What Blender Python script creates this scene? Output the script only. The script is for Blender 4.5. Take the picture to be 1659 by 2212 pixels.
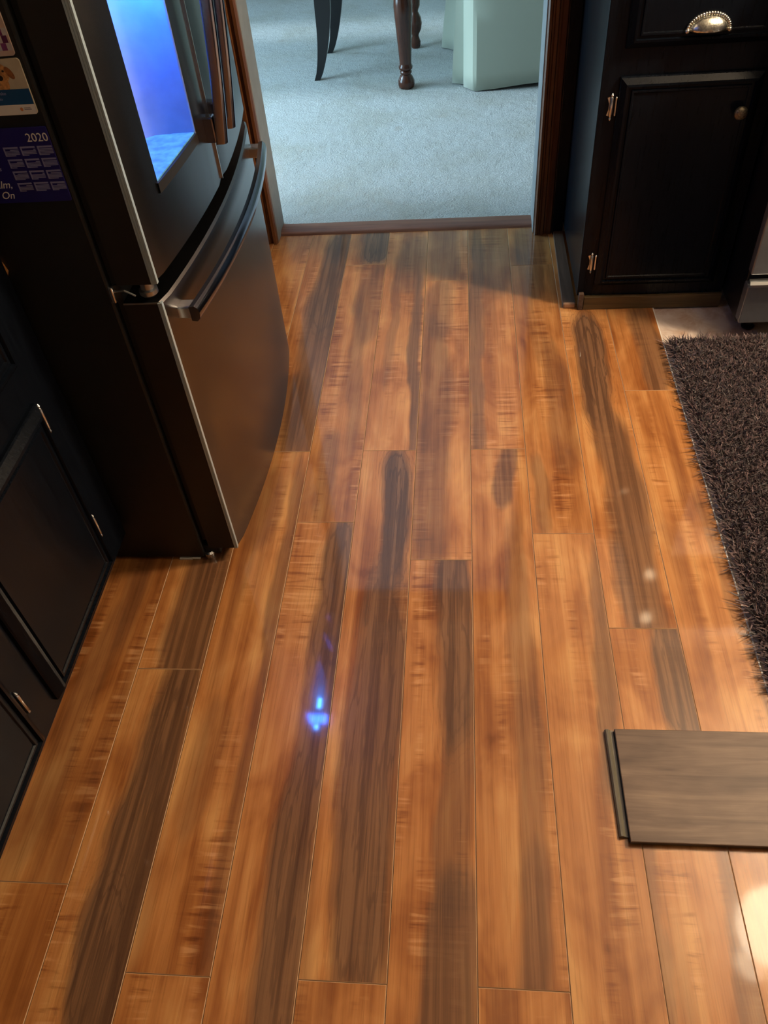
import bpy, bmesh, math, random
import numpy as np
from mathutils import Vector, Matrix

random.seed(7); rng = np.random.default_rng(7)
for o in list(bpy.data.objects): bpy.data.objects.remove(o, do_unlink=True)
SC = bpy.context.scene
C = SC.collection

# ------------------------------------------------------------------ camera
yaw, pitch, roll = -0.14111391, 0.80782209, -0.10477031
cy_, sy_ = math.cos(yaw), math.sin(yaw)
F = Vector((sy_*math.cos(pitch), cy_*math.cos(pitch), -math.sin(pitch)))
R0 = Vector((cy_, -sy_, 0)); U0 = R0.cross(F)
RR = math.cos(roll)*R0 + math.sin(roll)*U0
UU = -math.sin(roll)*R0 + math.cos(roll)*U0
cd = bpy.data.cameras.new('camera'); cam = bpy.data.objects.new('camera', cd); C.objects.link(cam)
cam.matrix_world = Matrix(((RR.x, UU.x, -F.x, 0), (RR.y, UU.y, -F.y, 0), (RR.z, UU.z, -F.z, 1.3), (0, 0, 0, 1)))
cd.sensor_fit = 'VERTICAL'; cd.sensor_height = 24.0; cd.lens = 24.0*1728.04/2212
cd.clip_start = 0.02
SC.camera = cam

# ------------------------------------------------------------------ world, lamps, exposure
W = bpy.data.worlds.new('sky'); SC.world = W; W.use_nodes = True
bg = W.node_tree.nodes['Background']; bg.inputs[0].default_value = (0.48, 0.78, 1.0, 1); bg.inputs[1].default_value = 13.0
SC.view_settings.view_transform = 'Standard'; SC.view_settings.look = 'None'
SC.view_settings.gamma = 1; SC.view_settings.exposure = 0.0
SC.view_settings.use_curve_mapping = False

def lamp(name, kind, loc, energy, color, size=.1, rot=(0,0,0), size_y=None, portal=False, spread=None):
    d = bpy.data.lights.new(name, kind); d.energy = energy; d.color = color
    if kind == 'AREA':
        d.size = size
        if size_y: d.shape = 'RECTANGLE'; d.size_y = size_y
        if portal: d.cycles.is_portal = True
        if spread: d.spread = spread
    elif kind == 'POINT': d.shadow_soft_size = size
    o = bpy.data.objects.new(name, d); o.location = loc; o.rotation_euler = rot; C.objects.link(o)
    return o
WARM = (1.0, .79, .54)
lamp('kitchen_lamp_light', 'POINT', (1.52, 1.50, 1.95), 172, WARM, .12)
lamp('kitchen_spot_light', 'POINT', (1.17, 1.0, 2.0), 16, WARM, .15)
lamp('rear_fill_light', 'POINT', (.75, -.75, 2.2), 2.5, WARM, .14)  # weak fill added behind the camera, no known source there
lamp('window_portal', 'AREA', (-2.0, 3.375, .92), 1, (1,1,1), 1.75, (0, -math.pi/2, 0), 1.15, portal=True)
lamp('window_portal', 'AREA', (-2.0, 4.835, .92), 1, (1,1,1), 1.75, (0, -math.pi/2, 0), .37, portal=True)
sd = bpy.data.lights.new('sun', 'SUN'); sd.energy = 3.2; sd.color = (.72, .88, 1.0); sd.angle = math.radians(9)
so_ = bpy.data.objects.new('sun', sd); C.objects.link(so_); so_.rotation_euler = (math.radians(-3), math.radians(-62), 0)

# ------------------------------------------------------------------ material helpers
class NT:
    def __init__(s, name):
        s.m = bpy.data.materials.new(name); s.m.use_nodes = True
        s.t = s.m.node_tree; s.n = s.t.nodes; s.l = s.t.links; s.b = s.n['Principled BSDF']
    def node(s, typ, **k):
        n = s.n.new(typ)
        for a, v in k.items():
            if a.startswith('i_'):
                n.inputs[int(a[2:]) if a[2:].isdigit() else a[2:]].default_value = v
            else: setattr(n, a, v)
        return n
    def val(s, x, sock):
        if isinstance(x, (int, float, tuple)): sock.default_value = x
        else: s.l.new(x, sock)
    def math(s, op, a, b=0.0, c=None, clamp=False):
        n = s.node('ShaderNodeMath', operation=op); n.use_clamp = clamp
        s.val(a, n.inputs[0]); s.val(b, n.inputs[1])
        if c is not None: s.val(c, n.inputs[2])
        return n.outputs[0]
    def mix(s, f, a, b, mode='MIX'):
        n = s.node('ShaderNodeMix', data_type='RGBA', blend_type=mode)
        s.val(f, n.inputs[0]); s.val(a, n.inputs[6]); s.val(b, n.inputs[7]); return n.outputs[2]
    def coord(s, which='Object', scale=(1,1,1), off=None):
        tc = s.node('ShaderNodeTexCoord'); mp = s.node('ShaderNodeMapping'); mp.inputs['Scale'].default_value = scale
        s.l.new(tc.outputs[which], mp.inputs[0])
        if off is not None: s.l.new(off, mp.inputs[1])
        return mp.outputs[0]
    def noise(s, vec, scale=1, detail=3, rough=.5, dist=0):
        n = s.node('ShaderNodeTexNoise'); n.inputs['Scale'].default_value = scale
        n.inputs['Detail'].default_value = detail; n.inputs['Roughness'].default_value = rough
        n.inputs['Distortion'].default_value = dist
        s.l.new(vec, n.inputs['Vector']); return n.outputs['Fac']
    def ramp(s, f, stops):
        n = s.node('ShaderNodeValToRGB'); e = n.color_ramp.elements
        while len(e) < len(stops): e.new(.5)
        for i, (p, c) in enumerate(stops): e[i].position = p; e[i].color = (*c, 1)
        s.val(f, n.inputs[0]); return n.outputs[0]
    def sstep(s, v, a, b):
        n = s.node('ShaderNodeMapRange', interpolation_type='SMOOTHSTEP')
        s.val(v, n.inputs[0]); n.inputs[1].default_value = a; n.inputs[2].default_value = b; return n.outputs[0]
    def bump(s, h, strength=.2, dist=.001):
        n = s.node('ShaderNodeBump'); n.inputs['Strength'].default_value = strength
        n.inputs['Distance'].default_value = dist; s.l.new(h, n.inputs['Height'])
        s.l.new(n.outputs[0], s.b.inputs['Normal'])
    def set(s, **k):
        names = dict(col='Base Color', rough='Roughness', metal='Metallic', spec='Specular IOR Level', coat='Coat Weight',
                     crough='Coat Roughness', emis='Emission Color', es='Emission Strength', sheen='Sheen Weight', aniso='Anisotropic', trans='Transmission Weight')
        for a, v in k.items():
            if isinstance(v, tuple) and len(v) == 3: v = (*v, 1)
            s.val(v, s.b.inputs[names[a]])
        return s

def simple(name, col, rough=.5, metal=0., var=.08, scale=30, bump=0., bscale=200, **k):
    t = NT(name); v = t.coord()
    n = t.noise(v, scale, 3)
    lo = tuple(c*(1-var) for c in col); hi = tuple(min(1, c*(1+var)) for c in col)
    t.set(col=t.ramp(n, [(.3, lo), (.7, hi)]), rough=rough, metal=metal, **k)
    if bump: t.bump(t.noise(v, bscale, 2), bump)
    return t.m

M = {}
# black painted wood, brushed dark steel, and the rest
def painted():
    t = NT('black_cabinet_paint'); v = t.coord(scale=(60, 60, 4)); n = t.noise(v, 3, 3)
    t.set(col=t.ramp(n, [(.3, (.0025, .0035, .006)), (.75, (.005, .007, .011))]), rough=.26, spec=.16)
    t.bump(n, .12, .0006); return t.m
M['paint'] = painted()
def steel(name, col, rough, sc=(2, 2, 400)):
    t = NT(name); v = t.coord(scale=sc); n = t.noise(v, 2, 2)
    t.set(col=col, metal=1., rough=rough); return t.m
M['steel'] = steel('dark_brushed_steel', (.17, .165, .17), .27)
M['steel_side'] = simple('dark_steel_paint', (.020, .016, .012), .42, .2)
M['bright'] = steel('bright_trim_metal', (.78, .79, .78), .22)
M['trim'] = simple('satin_silver_trim', (.46, .56, .60), .35, .35, .05)
M['handle'] = steel('polished_handle_metal', (.24, .25, .31), .16, (3, 3, 3))
M['range_steel'] = simple('range_grey_steel', (.30, .31, .33), .38, .75, bump=.02)
M['case'] = simple('black_textured_case', (.006, .0065, .006), .5, bump=.15, bscale=900)
M['black'] = simple('black_rubber', (.004, .004, .004), .6)
M['gloss_black'] = simple('black_plastic', (.01, .01, .011), .3)
M['silver'] = simple('antique_silver', (.74, .72, .62), .28, 1., .3, 220, bump=.4, bscale=260)
M['hinge'] = simple('hinge_metal', (.74, .75, .74), .25, 1., .15)
M['lit_plastic'] = simple('blue_lit_plastic', (.24, .32, .45), .35)  # grey plastic tinted blue to stand in for the dispenser's light
M['wall'] = simple('kitchen_wall_paint', (.18, .165, .16), .85, bump=.05)
M['wallpale'] = simple('dining_wall_paint', (.72, .71, .66), .9, bump=.05)
M['ceil'] = simple('ceiling_paint', (.40, .38, .36), .9, bump=.1)
M['jamb'] = simple('grey_tan_jamb_paint', (.22, .23, .23), .6)
M['white_print'] = simple('white_print', (.80, .78, .72), .4, var=.02)
def woodm(name, dark, light, along='z', rough=.4, sc=1.):
    t = NT(name)
    s = {'z': (70*sc, 70*sc, 3*sc), 'x': (3*sc, 70*sc, 70*sc), 'y': (70*sc, 3*sc, 70*sc)}[along]
    v = t.coord(scale=s); n = t.noise(v, 1, 5, .65, .6)
    t.set(col=t.ramp(n, [(.3, dark), (.7, light)]), rough=rough); t.bump(n, .1, .0005); return t.m
M['casing'] = woodm('brown_stained_casing', (.07, .024, .008), (.19, .070, .024), 'z', .38)
M['casing_x'] = woodm('brown_stained_threshold', (.14, .055, .035), (.27, .12, .075), 'x', .38)
M['oak_x'] = woodm('olive_oak_kickboard', (.055, .033, .012), (.14, .085, .032), 'x', .4)
M['oak_y'] = woodm('grey_brown_moulding', (.06, .035, .022), (.14, .085, .058), 'y', .45)
M['mahogany'] = woodm('red_mahogany', (.028, .008, .004), (.085, .026, .012), 'z', .16)
M['ebony'] = simple('black_lacquer', (.004, .004, .005), .35)
M['granite'] = simple('dark_countertop', (.035, .03, .028), .2, var=.7, scale=160)

def carpetm():
    t = NT('pale_carpet'); v = t.coord()
    a = t.noise(v, 230, 3, .7); b = t.noise(v, 3.5, 4, .6); c = t.noise(t.coord(scale=(1.2, 7, 1)), 1.6, 3)
    col = t.mix(t.sstep(a, .3, .7), (.36, .39, .38, 1), (.66, .69, .67, 1))
    col = t.mix(t.sstep(b, .38, .70), col, t.mix(1., col, (.86, .84, .78, 1), 'MULTIPLY'))
    col = t.mix(t.math('MULTIPLY', t.sstep(t.noise(v, 9, 2), .66, .8), .35), col, (.36, .30, .22, 1))
    t.set(col=col, rough=1., sheen=.3, spec=.1)
    t.bump(t.math('ADD', t.noise(v, 130, 3, .85), t.math('MULTIPLY', t.noise(v, 25, 3), 1.2)), 1., .012); return t.m
M['carpet'] = carpetm()
def vinylm():
    t = NT('old_pale_vinyl'); v = t.coord(); n = t.noise(v, 14, 4, .65, .5)
    t.set(col=t.ramp(n, [(.35, (.50, .32, .22)), (.6, (.70, .58, .50))]), rough=.3); return t.m
M['vinyl'] = vinylm()
def clothm():
    t = NT('pale_green_cloth'); v = t.coord(scale=(500, 500, 500)); n = t.noise(v, 1, 2)
    t.set(col=(.40, .43, .34), rough=.85, sheen=.2); t.bump(n, .1, .0004); return t.m
M['cloth'] = clothm()
def rugm():
    t = NT('brown_shag_yarn'); a = t.node('ShaderNodeAttribute', attribute_name='tint')
    col = t.ramp(a.outputs['Fac'], [(0, (.012, .006, .006)), (.5, (.065, .034, .035)), (1, (.28, .17, .165))])
    t.set(col=col, rough=.55, sheen=.3); return t.m
M['rug'] = rugm()
M['rugback'] = simple('brown_rug_backing', (.02, .012, .011), .9)

def laminate():
    """walnut-like laminate: amber ground, cross curl, fine grain, and up to four heartwood ovals per plank (object properties)"""
    t = NT('amber_walnut_laminate')
    tc = t.node('ShaderNodeTexCoord'); sep = t.node('ShaderNodeSeparateXYZ'); t.l.new(tc.outputs['Object'], sep.inputs[0])
    X, Y = sep.outputs[0], sep.outputs[1]
    def attr(n, vec=False):
        a = t.node('ShaderNodeAttribute', attribute_type='OBJECT', attribute_name=n); return a.outputs['Vector' if vec else 'Fac']
    u = t.math('DIVIDE', t.math('SUBTRACT', X, attr('plank_x')), .13)
    seed = attr('plank_seed')
    def pos(sx, sy):
        c = t.node('ShaderNodeCombineXYZ'); t.l.new(t.math('MULTIPLY', X, sx), c.inputs[0])
        t.l.new(t.math('MULTIPLY', Y, sy), c.inputs[1]); t.l.new(seed, c.inputs[2]); return c.outputs[0]
    w1 = t.math('SUBTRACT', t.noise(pos(5, 2.6), 1, 3), .5)
    w2 = t.math('SUBTRACT', t.noise(pos(30, 9), 1, 2), .5)
    w3 = t.math('SUBTRACT', t.noise(pos(55, 2.4), 1, 4, .65, .5), .5)
    uw = t.math('ADD', u, t.math('MULTIPLY_ADD', w1, .62, t.math('MULTIPLY', w2, .10)))
    # amber ground, streaked along the plank
    st = t.noise(pos(38, 1.3), 1, 4, .6, .4)
    bl = t.noise(pos(11, 5), 1, 3, .5, .7)
    base = t.ramp(t.math('MULTIPLY_ADD', bl, .55, t.math('MULTIPLY', st, .5)),
                  [(.34, (.22, .064, .014)), (.45, (.39, .140, .037)), (.55, (.54, .222, .066)), (.68, (.70, .35, .120))])
    # tiger curl across the grain
    cu = t.noise(pos(7, 78), 1, 3, .55, .6)
    cm = t.sstep(t.noise(pos(16, 3.2), 1, 2), .50, .66)
    base = t.mix(t.math('MULTIPLY', t.math('MULTIPLY', t.sstep(cu, .53, .66), cm), .75), base, t.mix(1., base, (.46, .33, .26, 1), 'MULTIPLY'))
    base = t.mix(t.math('MULTIPLY', t.sstep(cu, .46, .34), t.math('MULTIPLY', cm, .5)), base, (.78, .40, .17, 1))
    # second, softer brown shading along the board
    base = t.mix(t.math('MULTIPLY', t.sstep(t.noise(pos(14, 1.1), 1, 2), .52, .70), .45), base, (.17, .062, .026, 1))
    # heartwood ovals
    bst = t.sstep(t.noise(pos(85, 1.6), 1, 3, .6, .3), .38, .62)
    col = base
    ringsum = None
    for k in range(4):
        a = t.node('ShaderNodeSeparateXYZ'); t.l.new(attr('heart_%da' % k, True), a.inputs[0])
        b = t.node('ShaderNodeSeparateXYZ'); t.l.new(attr('heart_%db' % k, True), b.inputs[0])
        dy = t.math('SUBTRACT', Y, b.outputs[0])
        c = t.math('MULTIPLY_ADD', dy, b.outputs[2], a.outputs[0])
        ex = t.math('DIVIDE', t.math('SUBTRACT', uw, c), t.math('MULTIPLY', a.outputs[1], 1.15))
        ey = t.math('DIVIDE', dy, t.math('MULTIPLY', b.outputs[1], 1.12))
        e = t.math('ADD', t.math('POWER', t.math('ABSOLUTE', ex), 2.), t.math('POWER', t.math('ABSOLUTE', ey), 4.))
        e = t.math('MAXIMUM', t.math('ADD', e, t.math('MULTIPLY', w3, 1.1)), 0.)
        m = t.math('MULTIPLY', t.sstep(e, 1.45, .35), a.outputs[2])
        ring = t.math('SINE', t.math('MULTIPLY', e, 15.))
        isr = t.sstep(a.outputs[2], .93, .97)
        rr = t.math('MULTIPLY', t.sstep(ring, .55, 1.), t.math('MULTIPLY_ADD', isr, .55, .08))
        dark = t.mix(bst, (.120, .056, .028, 1), (.235, .115, .054, 1))
        dark = t.mix(rr, dark, (.040, .021, .015, 1))
        col = t.mix(m, col, dark)
        halo = t.math('MULTIPLY', t.math('MULTIPLY', t.sstep(e, 2.6, 1.3), t.sstep(ring, .7, 1.)), t.math('MULTIPLY', isr, .35))
        col = t.mix(halo, col, (.17, .075, .035, 1))
    # fine grain
    fg = t.noise(pos(330, 6), 1, 4, .7)
    col = t.mix(t.math('MULTIPLY', t.sstep(fg, .48, .72), .5), col, t.mix(1., col, (.55, .5, .45, 1), 'MULTIPLY'))
    fine = t.noise(pos(900, 700), 1, 1)
    col = t.mix(t.math('MULTIPLY', fine, .18), col, t.mix(1., col, (.7, .7, .7, 1), 'MULTIPLY'))
    tint = attr('plank_tone')
    g = t.node('ShaderNodeHueSaturation'); t.l.new(tint, g.inputs['Value']); t.l.new(col, g.inputs['Color'])
    t.set(col=g.outputs[0], rough=.34, spec=.25, coat=.9, crough=.06)
    wav = t.noise(pos(14, 5), 1, 2)
    h = t.math('ADD', t.math('MULTIPLY', fg, .05), t.math('MULTIPLY', wav, 1.))
    t.bump(h, .10, .0012)
    cn = t.node('ShaderNodeBump'); cn.inputs['Strength'].default_value = .10; cn.inputs['Distance'].default_value = .0012
    t.l.new(h, cn.inputs['Height']); t.l.new(cn.outputs[0], t.b.inputs['Coat Normal'])
    return t.m
M['laminate'] = laminate()
M['core'] = simple('fibreboard_core', (.50, .30, .16), .7)
M['sub'] = simple('dark_subfloor', (.05, .025, .015), .8)
def spare():
    t = NT('grey_brown_sample_board'); v = t.coord(scale=(2.2, 30, 1)); n = t.noise(v, 1.6, 5, .6, .8); b = t.noise(t.coord(scale=(7, 14, 1)), 1, 3)
    c = t.ramp(t.math('MULTIPLY_ADD', n, .6, t.math('MULTIPLY', b, .4)), [(.38, (.105, .062, .040)), (.50, (.175, .110, .072)), (.62, (.25, .165, .108))])
    f = t.noise(t.coord(scale=(12, 420, 1)), 1, 2); c = t.mix(t.math('MULTIPLY', f, .5), c, t.mix(1., c, (.6, .58, .55, 1), 'MULTIPLY'))
    t.set(col=c, rough=.5, spec=.35); t.bump(f, .15, .0004); return t.m
M['spare'] = spare()
M['spare_edge'] = simple('dark_board_core', (.05, .042, .033), .5)
def emit(name, col, s):
    t = NT(name); t.set(col=(.9, .9, .9), emis=col, es=s); return t.m

# ------------------------------------------------------------------ geometry helpers
def link(name, me, mats, parent=None, loc=None, smooth=False):
    if not isinstance(mats, (list, tuple)): mats = [mats]
    for m in mats: me.materials.append(m)
    o = bpy.data.objects.new(name, me); C.objects.link(o)
    if parent: o.parent = parent; o.matrix_parent_inverse = Matrix.Translation(-parent.location)
    if smooth:
        for p in me.polygons: p.use_smooth = True
    return o
def fromb(name, bm, mats, parent=None, smooth=False, auto=None):
    me = bpy.data.meshes.new(name)
    bmesh.ops.recalc_face_normals(bm, faces=bm.faces)
    if auto is not None:
        for f in bm.faces: f.smooth = True
        for e in bm.edges:
            if len(e.link_faces) == 2 and e.calc_face_angle(0) > auto: e.smooth = False
    bm.to_mesh(me); bm.free()
    return link(name, me, mats, parent, smooth=smooth)
def abox(bm, x0, x1, y0, y1, z0, z1, bev=0., mi=0):
    vs = [bm.verts.new((x, y, z)) for x in (x0, x1) for y in (y0, y1) for z in (z0, z1)]
    fs = [bm.faces.new([vs[i] for i in q]) for q in ((0,1,3,2),(4,6,7,5),(0,4,5,1),(2,3,7,6),(0,2,6,4),(1,5,7,3))]
    for f in fs: f.material_index = mi
    if bev:
        es = list({e for f in fs for e in f.edges})
        r = bmesh.ops.bevel(bm, geom=es, offset=bev, segments=2, affect='EDGES', profile=.5)
    return fs
def box(name, b, m, parent=None, bev=0.):
    bm = bmesh.new(); abox(bm, *b, bev=bev); return fromb(name, bm, m, parent)
def alathe(bm, prof, cx, cy, seg=24, cap=True):
    rings = []
    for r, z in prof:
        rings.append([bm.verts.new((cx+r*math.cos(2*math.pi*i/seg), cy+r*math.sin(2*math.pi*i/seg), z)) for i in range(seg)])
    for a, b in zip(rings, rings[1:]):
        for i in range(seg): bm.faces.new((a[i], a[(i+1) % seg], b[(i+1) % seg], b[i]))
    if cap:
        bm.faces.new(rings[0][::-1]); bm.faces.new(rings[-1])
def atube(bm, pts, rad, seg=10, flat=(1, 1)):
    """tube along pts; rad a number or list; section is an ellipse scaled by flat along (side, up)"""
    n = len(pts); rings = []
    if not isinstance(rad, (list, tuple)): rad = [rad]*n
    for i, p in enumerate(pts):
        p = Vector(p); a = Vector(pts[max(0, i-1)]); b = Vector(pts[min(n-1, i+1)]); d = (b-a).normalized()
        up = Vector((0, 0, 1)) if abs(d.z) < .9 else Vector((0, 1, 0))
        s = d.cross(up).normalized(); v = s.cross(d)
        rings.append([bm.verts.new(p + s*(rad[i]*flat[0]*math.cos(2*math.pi*k/seg)) + v*(rad[i]*flat[1]*math.sin(2*math.pi*k/seg))) for k in range(seg)])
    for a, b in zip(rings, rings[1:]):
        for i in range(seg): bm.faces.new((a[i], a[(i+1) % seg], b[(i+1) % seg], b[i]))
    bm.faces.new(rings[0][::-1]); bm.faces.new(rings[-1])
def aprism(bm, poly, z0, z1):
    """polygon in xy, extruded in z"""
    a = [bm.verts.new((x, y, z0)) for x, y in poly]; b = [bm.verts.new((x, y, z1)) for x, y in poly]
    n = len(poly); bm.faces.new(a[::-1]); bm.faces.new(b)
    for i in range(n): bm.faces.new((a[i], a[(i+1) % n], b[(i+1) % n], b[i]))
def panel(name, w, h, M4, m, parent, prof):
    """a panel front: nested rectangles (inset, height) seen from +z, placed by matrix"""
    bm = bmesh.new(); rings = []
    for ins, ht in prof:
        rings.append([bm.verts.new(M4 @ Vector(v)) for v in ((ins, ins, ht), (w-ins, ins, ht), (w-ins, h-ins, ht), (ins, h-ins, ht))])
    for a, b in zip(rings, rings[1:]):
        for i in range(4): bm.faces.new((a[i], a[(i+1) % 4], b[(i+1) % 4], b[i]))
    bm.faces.new(rings[-1]); bm.faces.new(rings[0][::-1])
    return fromb(name, bm, m, parent)
DOORP = [(0, 0), (0, .006), (.002, .009), (.014, .019), (.019, .020), (.021, .014), (.026, .014), (.028, .018), (.032, .018), (.034, .015)]
def empty(name, loc, label=None, cat=None, group=None, kind=None):
    o = bpy.data.objects.new(name, None); o.empty_display_size = .1; o.location = loc; C.objects.link(o)
    tag(o, label, cat, group, kind); return o
def tag(o, label=None, cat=None, group=None, kind=None):
    for k, v in (('label', label), ('category', cat), ('group', group), ('kind', kind)):
        if v: o[k] = v
    return o
def struct(o, label=None): return tag(o, label, kind='structure')
def text(name, s, size, loc, m, parent, align='LEFT', rot=(math.pi/2, 0, 0), shear=0., ext=.0002):
    cu = bpy.data.curves.new(name, 'FONT'); cu.body = s; cu.size = size; cu.align_x = align; cu.extrude = ext; cu.shear = shear
    cu.resolution_u = 3
    t = bpy.data.objects.new(name, cu); C.objects.link(t)
    me = bpy.data.meshes.new_from_object(t.evaluated_get(bpy.context.evaluated_depsgraph_get()))
    bpy.data.objects.remove(t)
    me.transform(Matrix.Translation(loc) @ Matrix.Rotation(rot[2], 4, 'Z') @ Matrix.Rotation(rot[0], 4, 'X'))
    me.materials.clear()
    return link(name, me, m, parent)

# ------------------------------------------------------------------ floor
floor = struct(box('floor', (-1.36, 3.2, -2.5, 2.60, -.06, -.0105), M['sub']), 'amber wood-look laminate plank floor of the kitchen')
X0 = .0204; PW = .13
joints = {-6: [.411, 1.55], -5: [-.32, .813, 1.95], -4: [.291, 1.435], -3: [.07, 1.20, 2.318], -2: [.294, 1.436],
          -1: [-.04, 1.091, 2.208], 0: [.297, 1.437], 1: [.035, 1.165, 2.284], 2: [-.21, .921, 2.05], 3: [.52, 1.652]}
hearts = {  # column: list of (centre u, half width u, strength, centre y, half length y, slope)
 -6: [(.55,.22,.35,1.2,.30,0), (.3,.2,.35,.7,.25,.2)],
 -5: [(.72,.36,.9,.95,.20,-.02), (.70,.34,.95,.53,.36,.07), (.66,.26,.95,.26,.16,-.9)],
 -4: [(.96,.12,.6,1.07,.30,-.33), (.40,.24,.35,1.25,.12,0), (.55,.38,.7,1.58,.16,-.8), (.68,.34,.85,1.83,.36,-.1), (.72,.30,.95,2.24,.30,-.07),
      (.95,.12,.45,.55,.25,0), (.3,.22,.3,.62,.12,0)],
 -3: [(.76,.34,1,2.46,.13,.1), (.80,.27,.95,.98,.22,-.15), (.82,.30,.95,.51,.34,.13), (.35,.18,.45,1.34,.16,-.5), (.62,.16,.4,1.78,.32,-.2), (.75,.25,.45,2.1,.2,0)],
 -2: [(.70,.24,1,1.23,.20,.0), (.64,.34,.95,.66,.40,-.02), (.86,.11,.85,1.80,.42,-.12), (.30,.10,.4,2.0,.3,0), (.62,.36,.6,2.32,.16,.35)],
 -1: [(.74,.26,.95,.90,.22,.15), (.80,.20,.6,.60,.20,.15), (.73,.32,.85,.28,.17,.9), (.28,.33,.6,1.52,.48,-.06), (.4,.3,.55,2.05,.14,-.13), (.35,.42,.6,2.40,.18,-.13)],
 0: [(.55,.13,.75,1.36,.11,.2), (.68,.18,.5,.72,.46,.1), (.16,.16,.8,1.95,.56,.08), (.70,.30,.5,2.35,.22,.29), (.68,.16,.4,.38,.12,0)],
 1: [(.70,.20,.45,1.62,.25,-.07), (.20,.12,.5,1.29,.12,-.3), (.92,.16,.75,.88,.28,.35), (.5,.42,.7,2.40,.13,.44), (.42,.14,.3,2.0,.2,0), (.62,.2,.6,2.2,.1,0)],
 2: [(.52,.26,1,1.76,.24,.14), (.62,.30,.9,1.22,.36,-.1), (.78,.24,.95,.80,.14,-.3), (.95,.14,.6,.33,.22,.3), (.06,.10,.5,.38,.2,.2)],
 3: [(.66,.26,.85,1.83,.20,-.13), (.93,.10,.5,.95,.30,-.2)]}
def plank(x0, x1, y0, y1, col, tone):
    t, b, z0 = .0, .0009, -.0095
    g = .0003
    x0 += g; x1 -= g; y0 += g; y1 -= g
    v = [(x0,y0,z0),(x1,y0,z0),(x1,y1,z0),(x0,y1,z0),(x0,y0,-b),(x1,y0,-b),(x1,y1,-b),(x0,y1,-b),(x0+b,y0+b,0),(x1-b,y0+b,0),(x1-b,y1-b,0),(x0+b,y1-b,0)]
    f = [(3,2,1,0),(8,9,10,11)] + [(i,(i+1)%4,4+(i+1)%4,4+i) for i in range(4)] + [(4+i,4+(i+1)%4,8+(i+1)%4,8+i) for i in range(4)]
    me = bpy.data.meshes.new('plank'); me.from_pydata(v, [], f); 
    o = link('plank', me, [M['laminate'], M['core']], floor)
    for i, p in enumerate(me.polygons): p.material_index = 1 if i >= 2 else 0
    o['plank_x'] = X0 + PW*col; o['plank_seed'] = random.uniform(0, 60); o['plank_tone'] = tone
    hs = [h for h in hearts.get(col, []) if y0 - .02 < h[3] < y1 + .02][:4]
    for k in range(4):
        c = hs[k] if k < len(hs) else (0, .001, 0., -9, .01, 0)
        o['heart_%da' % k] = [float(c[0]), float(c[1]), float(c[2])]
        o['heart_%db' % k] = [float(c[3]), float(c[4]), float(c[5])]
    return o
YB, YT = -2.48, 2.535
for col in range(-6, 4):
    js = list(joints[col]); 
    while js[0] - 1.14 > YB: js.insert(0, js[0]-1.14)
    ys = [YB] + js + [YT]
    for a, b in zip(ys, ys[1:]):
        if b - a < .02: continue
        tone = {-6: .92, -5: .95, -4: 1.0}.get(col, 1.0) * random.uniform(.96, 1.04)  # left columns toned down: lamp falloff put into the plank colour
        x1 = X0 + PW*(col+1); x0 = X0 + PW*col
        plank(x0, x1, a, b, col, tone)
# the board across the right front runs on under the sample board
for col in range(4, 8):
    ys = [YB, -1.9+.3*(col % 3), -.76+.3*(col % 3), .42]
    for a, b in zip(ys, ys[1:]): plank(X0+PW*col, X0+PW*(col+1), a, b, col, 1.0)
box('vinyl_sheet', (X0+PW*4+.0005, 3.18, .42, 2.47, -.0105, -.006), M['vinyl'], floor)['label'] = 'old pale vinyl flooring showing beyond the last plank'
bm = bmesh.new(); abox(bm, X0+PW*4-.0004, X0+PW*4+.0022, .42, 2.03, -.006, .0002)
fromb('plank_edge', bm, simple('lit_cut_edge', (.85, .80, .74), .5), floor)['label'] = 'cut edge of the last plank, coloured pale as if lit'  # light catching the cut edge, put into its pale colour

struct(box('floor.001', (-2.0, 3.0, 2.585, 6.5, -.06, .008), M['carpet']), 'pale grey-blue cut pile carpet of the dining room')

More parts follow.
